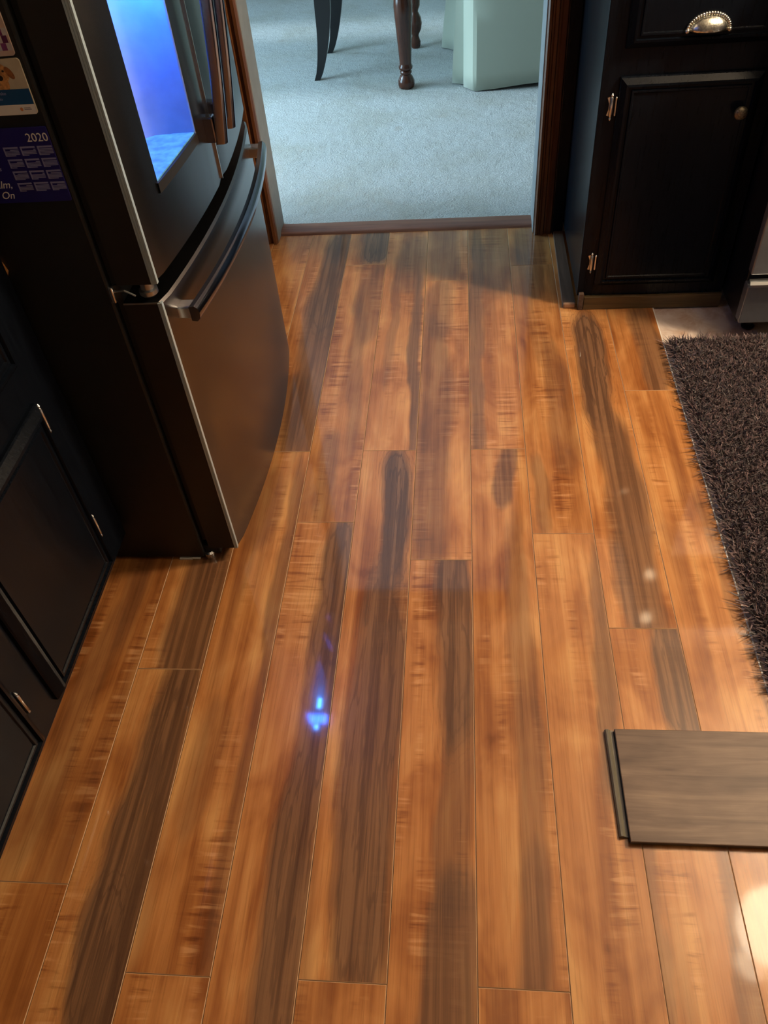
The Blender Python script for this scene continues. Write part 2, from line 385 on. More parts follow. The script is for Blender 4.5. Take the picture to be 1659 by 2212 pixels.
# fluffy front edge of the carpet: short yarn loops along the threshold
def tufts(name, n, fx, h, wid, parent, mat, tilt=.6, lean=None, label=None):
    xy = fx(n); n = len(xy)
    ang = rng.uniform(0, 2*np.pi, n); tl = rng.normal(0, tilt, (n, 2))
    if lean is not None: tl += lean(xy)
    hh = h*rng.uniform(.7, 1.15, n)
    w = np.stack([np.cos(ang), np.sin(ang)], 1)*wid[0]*rng.uniform(.7, 1.3, n)[:, None]
    V = np.zeros((n, 5, 3)); 
    base = xy[:, :2]; z0 = xy[:, 2]
    mid = base + tl*hh[:, None]*.35; top = base + tl*hh[:, None]*1.0
    sh = 1/np.sqrt(1+(tl**2).sum(1)*.6)
    V[:, 0, :2] = base-w; V[:, 1, :2] = base+w; V[:, 0, 2] = V[:, 1, 2] = z0
    V[:, 2, :2] = mid+w*wid[1]; V[:, 3, :2] = mid-w*wid[1]; V[:, 2, 2] = V[:, 3, 2] = z0+hh*.6*sh
    V[:, 4, :2] = top; V[:, 4, 2] = z0+hh*sh
    idx = np.arange(n)[:, None]*5
    tri = np.concatenate([idx+np.array([0, 1, 2]), idx+np.array([0, 2, 3]), idx+np.array([3, 2, 4])], 1).reshape(-1)
    me = bpy.data.meshes.new(name); me.vertices.add(n*5); me.vertices.foreach_set('co', V.reshape(-1))
    me.loops.add(n*9); me.loops.foreach_set('vertex_index', tri.astype(np.int32))
    me.polygons.add(n*3); me.polygons.foreach_set('loop_start', np.arange(0, n*9, 3, dtype=np.int32))
    me.update(calc_edges=True)
    at = me.attributes.new('tint', 'FLOAT', 'POINT'); at.data.foreach_set('value', np.repeat(np.clip(rng.beta(1.6, 2.2, n), 0, 1), 5).astype(np.float32))
    o = link(name, me, mat, parent); o['kind'] = 'stuff'
    if label: o['label'] = label
    return o
fcarpet = bpy.data.objects['floor.001']
def fx(n):
    y = 2.585 + 1.6*rng.uniform(0, 1, n)**1.5
    return np.stack([rng.uniform(-.63, .45, n), y, np.full(n, .007)], 1)
if 0: tufts('carpet_pile', 90000, fx, .008, (.0016, 1.1), fcarpet, M['carpet'], .7)

# threshold strip
bm = bmesh.new(); prof = [(2.525, 0), (2.530, .006), (2.545, .011), (2.570, .012), (2.592, .010), (2.594, 0)]
a = [bm.verts.new((-.613, y, z)) for y, z in prof]; b = [bm.verts.new((.232, y, z)) for y, z in prof]
for i in range(len(prof)): bm.faces.new((a[i], a[(i+1) % 6], b[(i+1) % 6], b[i]))
bm.faces.new(a[::-1]); bm.faces.new(b)
struct(fromb('trim_1', bm, M['casing_x'], auto=.6), 'reddish brown wooden threshold strip in the doorway')

# ------------------------------------------------------------------ room shell
struct(box('wall_left', (-1.46, -1.36, -2.5, 2.48, 0, 2.4), M['wall']))
struct(box('wall_right', (3.2, 3.3, -2.5, 2.48, 0, 2.4), M['wall']))
struct(box('wall_back', (-1.46, 3.3, -2.6, -2.5, 0, 2.4), M['wall']))
bm = bmesh.new()
abox(bm, -2.7, -.630, 2.49, 2.60, -.01, 2.4); abox(bm, .249, 3.3, 2.49, 2.60, -.01, 2.4); abox(bm, -.630, .249, 2.49, 2.60, 2.05, 2.4)
struct(fromb('wall_front', bm, simple('pale_upper_wall_paint', (.50, .42, .38), .85, bump=.05)))
struct(box('ceiling', (-2.7, 3.3, -2.6, 2.545, 2.4, 2.5), M['ceil']))
struct(box('ceiling.001', (-2.7, 3.3, 2.545, 6.6, 2.4, 2.5), simple('white_ceiling_paint', (.86, .80, .80), .9)))
bm = bmesh.new()
wz0, wz1 = .05, 1.80
WINS = ((2.80, 3.95), (4.65, 5.02))
yy = [2.6] + [v for w in WINS for v in w] + [6.5]
for a, b in zip(yy[::2], yy[1::2]): abox(bm, -2.1, -2.0, a, b, 0, 2.4)
for a, b in WINS: abox(bm, -2.1, -2.0, a, b, 0, wz0); abox(bm, -2.1, -2.0, a, b, wz1, 2.4)
struct(fromb('wall_left.001', bm, M['wallpale']))
struct(box('wall_right.001', (3.0, 3.1, 2.6, 6.5, 0, 2.4), M['wallpale']))
struct(box('wall_front.001', (-2.1, 3.1, 6.5, 6.6, 0, 2.4), M['wallpale']))
for k, (a, b) in enumerate(WINS):
    win = empty('window_%d' % (k+1), (-2.05, (a+b)/2, .05), kind='structure')
    for nm, q in (('frame', (-2.08, -2.03, a, b, wz0, wz0+.04)), ('frame', (-2.08, -2.03, a, b, wz1-.04, wz1)), ('frame', (-2.08, -2.03, a, a+.04, wz0, wz1)), ('frame', (-2.08, -2.03, b-.04, b, wz0, wz1))):
        box(nm, q, M['wallpale'], win)

# doorway: jambs, casings
door = empty('door_1', (-.19, 2.54, 0), 'cased doorway from the kitchen into the dining room', kind='structure')
def casing(x0, x1, mir):
    w = x1-x0
    pr = [(0, 0), (0, .012), (.06, .020), (.18, .020), (.24, .011), (.31, .011), (.36, .018), (.50, .018), (.56, .010), (.64, .010), (.70, .016), (.92, .014), (1, .006), (1, 0)]
    if mir: pr = [(1-a, d) for a, d in pr][::-1]
    bm = bmesh.new(); aprism(bm, [(x0+a*w, 2.49-d) for a, d in pr], 0, 2.08 if True else 0)
    return fromb('casing', bm, M['casing'], door)
casing(-.690, -.6135, True); casing(.2345, .292, False)
box('head_casing', (-.68, .293, 2.472, 2.49, 2.08, 2.145), M['casing_x'], door, .003)
box('jamb', (-.632, -.612, 2.487, 2.605, 0, 2.05), M['jamb'], door, .002)
box('jamb', (.231, .251, 2.487, 2.605, 0, 2.05), M['jamb'], door, .002)
box('head_jamb', (-.612, .231, 2.478, 2.605, 2.05, 2.07), M['jamb'], door)

# ------------------------------------------------------------------ refrigerator
FY0, FY1, FC = 1.095, 1.835, 1.465
def bow(y): return -.445 - .030*((y-FC)/.37)**2
fr = empty('refrigerator', (-.9, FC, 0), 'tall black stainless french-door refrigerator with a lit blue dispenser', 'refrigerator')
bm = bmesh.new(); abox(bm, -1.25, -.554, 1.09, 1.84, .006, 1.74, .004); fromb('case', bm, M['case'], fr)
box('gasket', (-.553, -.541, 1.103, 1.828, .05, 1.72), M['black'], fr)
bm = bmesh.new(); abox(bm, -.56, -.540, 1.10, 1.83, .634, .662); fromb('divider', bm, M['black'], fr)
box('toe_grille', (-.56, -.520, 1.10, 1.83, .008, .034), M['black'], fr, .003)
bm = bmesh.new()
def front_block(bm, y0, y1, z0, z1, n=24, hole=None):
    yy = sorted(set([y0 + (y1-y0)*i/n for i in range(n+1)] + (list(hole[:2]) if hole else [])))
    if hole: yy = [y for y in yy if y in hole[:2] or min(abs(y-hole[0]), abs(y-hole[1])) > .004]
    zz = sorted(set([z0, z0+.004, z1-.004, z1] + (list(hole[2:]) if hole else [])))
    xb = -.541
    def xf(y, z):
        r = .004 if z in (z0, z1) else 0.
        e = min(y-y0, y1-y)
        return bow(y) - r - (.004 if e < 1e-6 else 0)
    G = {(i, j): bm.verts.new((xf(y, z), y, z)) for i, y in enumerate(yy) for j, z in enumerate(zz)}
    for i in range(len(yy)-1):
        for j in range(len(zz)-1):
            if hole and yy[i] >= hole[0]-1e-9 and yy[i+1] <= hole[1]+1e-9 and zz[j] >= hole[2]-1e-9 and zz[j+1] <= hole[3]+1e-9: continue
            bm.faces.new((G[i, j], G[i+1, j], G[i+1, j+1], G[i, j+1]))
    I, J = len(yy)-1, len(zz)-1
    B = {(i, j): bm.verts.new((xb, yy[i], zz[j])) for i in range(I+1) for j in range(J+1) if i in (0, I) or j in (0, J)}
    for i in range(I):
        for j in (0, J):
            f = bm.faces.new((G[i, j], B[i, j], B[i+1, j], G[i+1, j]))
    for j in range(J):
        for i in (0, I):
            f = bm.faces.new((G[i, j], G[i, j+1], B[i, j+1], B[i, j])); f.material_index = 1
    bm.faces.new([B[i, 0] for i in range(I+1)] + [B[I, j] for j in range(1, J+1)] + [B[i, J] for i in range(I-1, -1, -1)] + [B[0, j] for j in range(J-1, 0, -1)])
front_block(bm, FY0, FY1, .033, .632)
drw = fromb('freezer_drawer', bm, [M['steel'], M['steel_side']], fr, auto=.5)
HO = (1.182, 1.366, .787, 1.13)
bm = bmesh.new(); front_block(bm, FY0, FC-.003, .664, 1.74, 12, HO)
dl = fromb('door', bm, [M['steel'], M['steel_side']], fr, auto=.5)
bm = bmesh.new(); front_block(bm, FC+.003, FY1, .664, 1.74, 12)
dr_ = fromb('door', bm, [M['steel'], M['steel_side']], fr, auto=.5)
# thin bright strip down the seam edge of the near door
bm = bmesh.new(); abox(bm, -.449, -.4444, FC-.0045, FC-.0025, .668, 1.735); fromb('seam_strip', bm, M['bright'], dl)
# corner trims with ribs
def corner(z0, z1, w, parent, ribs):
    bm = bmesh.new()
    for k in range(ribs):
        f0 = k/ribs; f1 = (k+.82)/ribs
        p0 = (-.4832+.010*f0, FY0-.0012*0, 0)
        x0 = -.484 + w*f0; x1 = -.484 + w*f1
        abox(bm, x0, x1, FY0-.0022+(.0016*f0), FY0+.006, z0, z1)
    return fromb('edge_trim', bm, M['trim'], parent)
corner(.665, 1.738, .0105, dl, 3)
corner(.034, .631, .0075, drw, 2)
bm = bmesh.new(); abox(bm, -.541, -.48, FY0-.0008, FY0+.002, .629, .6318)
fromb('lit_top_edge', bm, simple('lit_edge_colour', (.28, .26, .24), .35, .8), drw)  # strip standing in for light along the drawer's top edge
# dispenser recess
bm = bmesh.new()
y0, y1, z0, z1 = HO; D = .088
seg = 10
# curved back shell: plan section from near front edge round to far front edge
plan = [(bow(y0)-.001, y0)]
for i in range(seg+1):
    a = math.pi*i/seg
    plan.append((bow(y0)-.020-(D-.022)*math.sin(a)**.6, (y0+y1)/2 - (y1-y0)/2*.985*math.cos(a)))
plan.append((bow(y1)-.001, y1))
lo = [bm.verts.new((x, y, z0)) for x, y in plan]; hi = [bm.verts.new((x, y, z1)) for x, y in plan]
for i in range(len(plan)-1): bm.faces.new((lo[i], lo[i+1], hi[i+1], hi[i]))
bm.faces.new(hi)
shell = fromb('recess', bm, M['lit_plastic'], dl, auto=.7)
bm = bmesh.new(); lo2 = [(x, y) for x, y in plan]; aprism(bm, lo2, z0-.004, z0+.002); fromb('drip_tray', bm, simple('blue_lit_tray', (.13, .42, .62), .25, scale=60, var=.3), dl)  # tray tinted cyan, the LED glow put into its colour
bm = bmesh.new(); 
for (a0, a1, b0, b1) in ((y0-.004, y1+.004, z0-.016, z0), ):
    n = 8
    v0 = [bm.verts.new((bow(a0+(a1-a0)*i/n)+.0025, a0+(a1-a0)*i/n, b0)) for i in range(n+1)]
    v1 = [bm.verts.new((bow(a0+(a1-a0)*i/n)+.0025, a0+(a1-a0)*i/n, b1)) for i in range(n+1)]
    v2 = [bm.verts.new((bow(a0+(a1-a0)*i/n)-.004, a0+(a1-a0)*i/n, b0)) for i in range(n+1)]
    v3 = [bm.verts.new((bow(a0+(a1-a0)*i/n)-.004, a0+(a1-a0)*i/n, b1)) for i in range(n+1)]
    for i in range(n):
        bm.faces.new((v0[i], v0[i+1], v1[i+1], v1[i])); bm.faces.new((v1[i], v1[i+1], v3[i+1], v3[i])); bm.faces.new((v2[i], v0[i], v0[i+1], v2[i+1]))
fromb('sill', bm, M['steel_side'], dl)
bm = bmesh.new(); abox(bm, bow(y1)-.003, bow(y1)+.0015, y1, y1+.0022, z0, z1); fromb('recess_edge', bm, simple('warm_edge', (.55, .48, .42), .3, .8), dl)
bm = bmesh.new(); abox(bm, -.505, bow(1.27)-.006, 1.20, 1.35, 1.03, 1.128, .006); fromb('spout_housing', bm, M['gloss_black'], dl)
BLUE = (.02, .15, 1.0)
bm = bmesh.new()
for y in (1.325, 1.345): alathe(bm, [(.0045, 1.0235), (.0045, 1.031)], -.470, y, 10)
fromb('led', bm, emit('blue_led', (.05, .30, 1.), 420), dl)
bm = bmesh.new(); alathe(bm, [(.005, 1.0235), (.005, 1.031)], -.470, 1.248, 10)
fromb('led', bm, emit('blue_led_2', (.05, .28, 1.), 300), dl)
lamp('dispenser_light', 'AREA', (-.487, 1.274, 1.022), .95, BLUE, .10, (0, 0, 0), .03)
# freezer handle: bowed bar on two posts
bm = bmesh.new(); n = 26; rings = []
for i in range(n+1):
    s = i/n; y = 1.128 + s*(1.795-1.128)
    x = -.437 + .027*(1-(2*s-1)**2)
    sec = [(-.006, -.013), (.003, -.0145), (.009, -.009), (.0105, .0), (.009, .009), (.003, .0145), (-.006, .013)]
    rings.append([bm.verts.new((x-.006+a, y, .588+b)) for a, b in sec])
for a, b in zip(rings, rings[1:]):
    for i in range(7): bm.faces.new((a[i], a[(i+1) % 7], b[(i+1) % 7], b[i]))
bm.faces.new(rings[0][::-1]); bm.faces.new(rings[-1])
hd = fromb('handle', bm, M['handle'], drw, auto=.9)
for y in (1.130, 1.765):
    bm = bmesh.new(); abox(bm, bow(y)-.004, -.440 if y < 1.5 else -.438, y, y+.026, .577, .600, .003); fromb('handle_post', bm, M['bright'], hd)
# door handles: vertical bowed bars beside the seam
for yc, par in ((FC-.036, dl), (FC+.034, dr_)):
    bm = bmesh.new(); rings = []
    for i in range(21):
        s = i/20; z = .746 + s*.86
        x = -.420 + .030*(1-(2*s-1)**2)
        sec = [(-.010, -.011), (.003, -.011), (.008, -.007), (.0095, 0), (.008, .007), (.003, .011), (-.010, .011)]
        rings.append([bm.verts.new((x+a, yc+b, z)) for a, b in sec])
    for a, b in zip(rings, rings[1:]):
        for i in range(7): bm.faces.new((a[i], a[(i+1) % 7], b[(i+1) % 7], b[i]))
    bm.faces.new(rings[0][::-1]); bm.faces.new(rings[-1])
    h2 = fromb('handle', bm, M['handle'], par, auto=.9)
    for z in (.748, 1.56):
        bm = bmesh.new(); abox(bm, bow(yc)-.004, -.428, yc-.010, yc+.010, z, z+.044, .003); fromb('handle_post', bm, M['handle'], h2)
# lower hinge of the near door
bm = bmesh.new(); abox(bm, -.556, -.548, 1.088, 1.112, .636, .664, .002)
atube(bm, [(-.55, 1.092, .655), (-.530, 1.091, .657), (-.514, 1.091, .647)], .0018, 8)
fromb('hinge_bracket', bm, M['bright'], fr)
bm = bmesh.new(); alathe(bm, [(.012, .640), (.015, .643), (.015, .650), (.011, .652), (.011, .663)], -.498, 1.108, 20); fromb('hinge_pin', bm, simple('hinge_steel', (.45, .47, .48), .3, 1.), fr, auto=.6)
bm = bmesh.new(); alathe(bm, [(.011, .0), (.012, .004), (.012, .016), (.008, .020)], -.545, 1.10, 14); fromb('levelling_foot', bm, M['bright'], fr, auto=.6)
bm = bmesh.new(); abox(bm, -.612, -.584, 1.0885, 1.094, .0005, .0045); abox(bm, -.583, -.566, 1.0885, 1.094, .0025, .006); fromb('white_shim', bm, M['white_print'], fr)

# ------------------------------------------------------------------ magnets on the fridge side
def card(name, x0, x1, z0, z1, m, parent, y=1.0872, t=.0024, r=.004, only=None):
    bm = bmesh.new(); pts = []
    for (cx, cz, a0) in ((x1-r, z1-r, 0), (x0+r, z1-r, 90), (x0+r, z0+r, 180), (x1-r, z0+r, 270)):
        for k in range(5):
            a = math.radians(a0+k*22.5); pts.append((cx+r*math.cos(a), cz+r*math.sin(a)))
    a = [bm.verts.new((x, y, z)) for x, z in pts]; b = [bm.verts.new((x, y+t, z)) for x, z in pts]
    n = len(pts); bm.faces.new(a); bm.faces.new(b[::-1])
    for i in range(n): bm.faces.new((a[i], a[(i+1) % n], b[(i+1) % n], b[i]))
    return fromb(name, bm, m, parent)
def flat(bm, pts, y): bm.faces.new([bm.verts.new((x, y, z)) for x, z in pts])
def oval(bm, cx, cz, rx, rz, y, rot=0., n=18):
    flat(bm, [(cx+rx*math.cos(t)*math.cos(rot)-rz*math.sin(t)*math.sin(rot), cz+rx*math.cos(t)*math.sin(rot)+rz*math.sin(t)*math.cos(rot)) for t in [2*math.pi*i/n for i in range(n)]], y)
navy = simple('navy_print', (.017, .013, .15), .35, var=.05)
pale = simple('pale_violet_print', (.26, .27, .47), .4)
cal = tag(card('calendar_magnet', -.758, -.5595, .807, .910, navy, None, r=.002), 'navy blue 2020 calendar magnet on the black refrigerator side', 'calendar')
text('year_lettering', '2020', .0158, (-.5605, 1.0869, .8915), M['white_print'], cal, 'RIGHT')
for r in range(4):
    for c in range(3):
        x = -.6305 + c*.0246; z = .8855 - r*.0166
        bm = bmesh.new(); y = 1.0869
        flat(bm, [(x, z-.0024), (x+.0215, z-.0024), (x+.0215, z), (x, z)], y)
        st = [3, 6, 0, 4, 5, 1, 2, 6, 2, 4, 0, 3][(r*3+c)]
        for k in range(5):
            zz = z-.0036-k*.0019; a = x + (.0215*st/7 if k == 0 else 0); b = x+.0215 - (.0215*(.55 if (r+c) % 2 else .3) if k == 4 else 0)
            flat(bm, [(a, zz-.0013), (b, zz-.0013), (b, zz), (a, zz)], y)
        flat(bm, [(x, z-.0125), (x+.0022, z-.0125), (x+.0022, z-.0024), (x, z-.0024)], y-.00005)
        fromb('month_grid', bm, pale, cal)
text('script_lettering', 'alm,', .0150, (-.6395, 1.0869, .8290), M['white_print'], cal, 'RIGHT', shear=.35)
text('script_lettering', 'le On', .0150, (-.6425, 1.0869, .8135), M['white_print'], cal, 'RIGHT', shear=.35)
text('small_lettering', 'es', .0085, (-.645, 1.0869, .8535), pale, cal, 'RIGHT', shear=.2)
dogm = tag(card('photo_magnet', -.70, -.5620, .9265, .9945, simple('cream_print', (.56, .50, .36), .35, scale=60), None), 'photo magnet of a tan dog above the blue calendar', 'magnet')
y = 1.0869
tan = simple('tan_fur_print', (.56, .27, .085), .5, var=.35, scale=260); dtan = simple('brown_fur_print', (.30, .11, .03), .5, var=.3, scale=200); dk = simple('dark_print', (.025, .015, .012), .5)
bm = bmesh.new(); oval(bm, -.594, .978, .0125, .0125, y); oval(bm, -.596, .966, .010, .013, y-.00003); fromb('dog_picture', bm, tan, dogm)
bm = bmesh.new(); oval(bm, -.5805, .978, .0042, .0085, y-.00006, .5); fromb('dog_ear', bm, dtan, dogm)
bm = bmesh.new(); oval(bm, -.5885, .9805, .0016, .0013, y-.0001); oval(bm, -.5955, .9725, .0042, .0034, y-.0001); fromb('dog_eye', bm, dk, dogm)
bm = bmesh.new(); flat(bm, [(-.6995, .9395), (-.5628, .9395), (-.5624, .9585), (-.6995, .9585)], y-.00004); fromb('blue_band', bm, simple('blue_print', (.008, .07, .20), .35), dogm)
text('small_lettering', 'website', .0058, (-.5955, 1.0866, .9520), pale, dogm, 'RIGHT')
text('small_lettering', 'info', .0052, (-.603, 1.0866, .9455), pale, dogm, 'RIGHT')
bm = bmesh.new(); flat(bm, [(-.6995, .9268), (-.5640, .9268), (-.5625, .929), (-.5625, .9394), (-.6995, .9394)], y-.00004); fromb('white_band', bm, M['white_print'], dogm)
bm = bmesh.new(); oval(bm, -.5822, .9335, .0021, .0024, y-.0001); fromb('orange_emblem', bm, simple('orange_print', (.65, .25, .08), .5), dogm)
bm = bmesh.new(); flat(bm, [(-.5785, .9325), (-.5685, .9325), (-.5685, .9338), (-.5785, .9338)], y-.0001); flat(bm, [(-.5785, .9345), (-.5695, .9345), (-.5695, .9355), (-.5785, .9355)], y-.0001); fromb('grey_emblem', bm, simple('grey_print', (.3, .3, .32), .5), dogm)
pm = tag(card('photo_magnet', -.70, -.5640, .9975, 1.075, simple('pale_pink_print', (.60, .45, .36), .4, scale=50), None), 'photo magnet with maroon and purple patches, topmost on the refrigerator side', 'magnet')
cols = [(.18, .015, .015), (.16, .02, .10), (.55, .53, .52), (.05, .26, .20), (.55, .52, .50), (.10, .01, .07), (.52, .50, .49), (.20, .04, .16), (.55, .53, .53)]
for i in range(9):
    cx = -.5815 + (i % 3)*.0072 - (.003 if i//3 == 1 else 0); cz = 1.0250 - (i//3)*.0085
    bm = bmesh.new(); flat(bm, [(cx-.0036, cz-.0042), (cx+.0036, cz-.0042), (cx+.0036, cz+.0042), (cx-.0036, cz+.0042)], 1.0869)
    fromb('colour_patch', bm, simple('patch_print_%d' % i, cols[i], .5), pm)

bm = bmesh.new(); pts = [(-.750, .688), (-.709, .688), (-.7035, .699), (-.7065, .712), (-.712, .722), (-.750, .722)]
a = [bm.verts.new((x, 1.083, z)) for x, z in pts]; b = [bm.verts.new((x, 1.0895, z)) for x, z in pts]
bm.faces.new(a); bm.faces.new(b[::-1])
for i in range(6): bm.faces.new((a[i], a[(i+1) % 6], b[(i+1) % 6], b[i]))
tag(fromb('wooden_magnet', bm, simple('honey_wood_magnet', (.40, .17, .04), .5, scale=120), None), 'small orange-brown magnet low on the refrigerator side, partly behind the cabinet edge', 'magnet')

# ------------------------------------------------------------------ right base cabinet
def cup_pull(cx, cy, cz, axis, parent, name='cup_pull'):
    """cz = lower rim; axis 'y' faces -Y, 'x' faces +X"""
    bm = bmesh.new(); w, h, d = .042, .030, .024; N, Mm = 16, 7; G = {}
    for i in range(N+1):
        a = math.pi*i/N
        for j in range(Mm+1):
            b = math.pi/2*j/Mm
            G[i, j] = (w*math.cos(a)*math.cos(b) if True else 0, d*math.sin(b), h*math.sin(a)*math.cos(b))
    def T(p): return (cx+p[0], cy-p[1], cz+p[2]) if axis == 'y' else (cx+p[1], cy+p[0], cz+p[2])
    V = {k: bm.verts.new(T(p)) for k, p in G.items()}
    for i in range(N):
        for j in range(Mm):
            try: bm.faces.new((V[i, j], V[i+1, j], V[i+1, j+1], V[i, j+1]))
            except ValueError: pass
    bmesh.ops.remove_doubles(bm, verts=bm.verts, dist=.00005)
    o = fromb(name, bm, M['silver'], parent, smooth=True)
    so = o.modifiers.new('thick', 'SOLIDIFY'); so.thickness = .002
    bm = bmesh.new()
    for i in range(25):
        a = math.pi*i/24; r = .0042 if i not in (0, 24) else .006
        p = T(((w+.003)*math.cos(a), .003, (h+.003)*math.sin(a)))
        bmesh.ops.create_icosphere(bm, subdivisions=2, radius=r, matrix=Matrix.Translation(p))
    fromb('rope_rim', bm, M['silver'], o, smooth=True)
    return o
def hinge(x, y, z, axis, parent):
    bm = bmesh.new(); L = .062
    prof = [(.0015, -L/2), (.0035, -L/2+.004), (.0022, -L/2+.008), (.0036, -L/2+.010), (.0036, L/2-.010), (.0022, L/2-.008), (.0040, L/2-.004), (.0012, L/2)]
    alathe(bm, [(r, z+h) for r, h in prof], x, y, 10)
    if axis == 'y':
        pts = [(-.004, -.022), (-.009, -.020), (-.005, -.006), (-.005, .006), (-.010, .020), (-.004, .022)]
        a = [bm.verts.new((x+p, y+.003, z+q)) for p, q in pts]; b = [bm.verts.new((x+p, y+.006, z+q)) for p, q in pts]
    else:
        pts = [(.004, -.018), (.008, -.016), (.005, 0), (.008, .016), (.004, .018)]
        a = [bm.verts.new((x-.003, y+p, z+q)) for p, q in pts]; b = [bm.verts.new((x-.006, y+p, z+q)) for p, q in pts]
    bm.faces.new(a); bm.faces.new(b[::-1]); n = len(pts)
    for i in range(n): bm.faces.new((a[i], a[(i+1) % n], b[(i+1) % n], b[i]))
    o = fromb('hinge', bm, M['hinge'], parent, auto=.6)
    if axis == 'y':
        bm = bmesh.new(); alathe(bm, [(.001, z-.022), (.003, z-.020), (.0024, z+.016), (.0034, z+.020), (.001, z+.023)], x+.0105, y+.001, 10); fromb('hinge_leaf', bm, M['hinge'], o, auto=.6)
    return o
rcab = empty('base_cabinet', (.52, 2.035, 0), 'black base cabinet with silver cup pull beside the doorway', 'cabinet')
bm = bmesh.new(); abox(bm, .325, .722, 2.037, 2.485, .04, .875, .0015); fromb('carcass', bm, M['paint'], rcab)
bm = bmesh.new(); abox(bm, .2935, .3245, 2.470, 2.4895, .0, .875, .001); fromb('gap_strip', bm, M['paint'], rcab)  # black strip closing the gap between casing and cabinet
MY = Matrix(((1,0,0,0),(0,0,-1,0),(0,1,0,0),(0,0,0,1)))   # local xy -> world xz, local z -> -y
def atY(x, y, z): return Matrix.Translation((x, y, z)) @ MY
dd = panel('door', .323, .540, atY(.368, 2.037, .075), M['paint'], rcab, DOORP)
dw = panel('drawer', .323, .150, atY(.370, 2.037, .674), M['paint'], rcab, DOORP)
bm = bmesh.new()
prof = [(.006, 0), (.006, .012), (.0145, .016), (.0155, .020), (.012, .025), (.006, .027), (.0005, .0275)]
rings = [[bm.verts.new((.648+r*math.cos(2*math.pi*k/20), 2.022-d, .532+r*math.sin(2*math.pi*k/20))) for k in range(20)] for r, d in prof]
for a, b in zip(rings, rings[1:]):
    for k in range(20): bm.faces.new((a[k], a[(k+1) % 20], b[(k+1) % 20], b[k]))
bm.faces.new(rings[-1]); bm.faces.new(rings[0][::-1])
fromb('knob', bm, simple('dull_pewter', (.22, .18, .12), .45, .9, .5, 300, bump=.5, bscale=300), dd, auto=.9)
cup_pull(.5415, 2.022, .706, 'y', dw)
hinge(.3545, 2.033, .549, 'y', dd); hinge(.3545, 2.033, .143, 'y', dd)
bm = bmesh.new(); abox(bm, .345, .722, 2.026, 2.037, 0, .040, .002); fromb('kickboard', bm, M['oak_x'], rcab)['label'] = 'olive brown oak kick board'
bm = bmesh.new(); abox(bm, .330, .344, 2.024, 2.038, 0, .052, .002); fromb('corner_block', bm, M['oak_y'], rcab)
bm = bmesh.new(); aprism(bm, [(0,0)]*0 or [(.325, 2.045), (.325, 2.47), (.296, 2.47), (.290, 2.045)], 0, .012)
fromb('shoe_moulding', bm, M['oak_y'], rcab)
bm = bmesh.new(); abox(bm, .290, .324, 2.034, 2.0445, 0, .016, .004); fromb('moulding_end', bm, simple('raw_wood_end', (.32, .17, .09), .6), rcab)
tag(box('countertop', (.300, .722, 2.0, 2.488, .876, .915), M['granite'], None, .004), 'dark speckled countertop over the cabinet beside the doorway', 'countertop')

# ------------------------------------------------------------------ range
rg = empty('range', (1.1, 2.2, 0), 'stainless steel kitchen range at the right edge', 'range')
box('body', (.728, 1.48, 1.895, 2.47, .035, .905), M['gloss_black'], rg, .003)
box('storage_drawer', (.7235, 1.482, 1.862, 1.895, .052, .160), M['range_steel'], rg, .003)
bm = bmesh.new(); a = []
pr = [(1.862, .160), (1.852, .164), (1.848, .172), (1.853, .178), (1.866, .180), (1.866, .160)]
A = [bm.verts.new((.722 + (.008 if z < .17 else 0), y, z)) for y, z in pr]; B = [bm.verts.new((1.482, y, z)) for y, z in pr]
for i in range(6): bm.faces.new((A[i], A[(i+1) % 6], B[(i+1) % 6], B[i]))
bm.faces.new(A[::-1]); bm.faces.new(B); fromb('chrome_lip', bm, M['bright'], rg)
box('oven_door', (.7235, 1.482, 1.866, 1.895, .190, .73), M['range_steel'], rg, .003)
box('control_panel', (.7235, 1.482, 1.870, 1.895, .74, .90), M['range_steel'], rg, .003)
bm = bmesh.new(); atube(bm, [(.78, 1.82, .69), (1.43, 1.82, .69)], .012, 12)
for x in (.80, 1.41): abox(bm, x-.01, x+.01, 1.82, 1.868, .68, .70)
fromb('oven_handle', bm, M['bright'], rg, auto=.8)
for x in (.775, 1.44):
    for y in (1.925, 2.42):
        bm = bmesh.new(); alathe(bm, [(.017, 0), (.018, .004), (.008, .010), (.008, .036)], x, y, 16); fromb('foot', bm, M['gloss_black'], rg, auto=.6)
for x in (.91, 1.30):
    for y in (2.03, 2.30):
        bm = bmesh.new(); alathe(bm, [(.02, .905), (.09, .906), (.09, .911), (.03, .912)], x, y, 24); fromb('burner', bm, M['black'], rg)
# second counter run beyond the range keeps the room closed
oc = empty('base_cabinet', (2.0, 2.2, 0), 'black base cabinet on the far side of the range', 'cabinet')
bm = bmesh.new(); abox(bm, 1.49, 2.60, 2.037, 2.485, .04, .875); fromb('carcass', bm, M['paint'], oc)
for x in (1.53, 2.07): panel('door', .50, .54, atY(x, 2.037, .075), M['paint'], oc, DOORP)

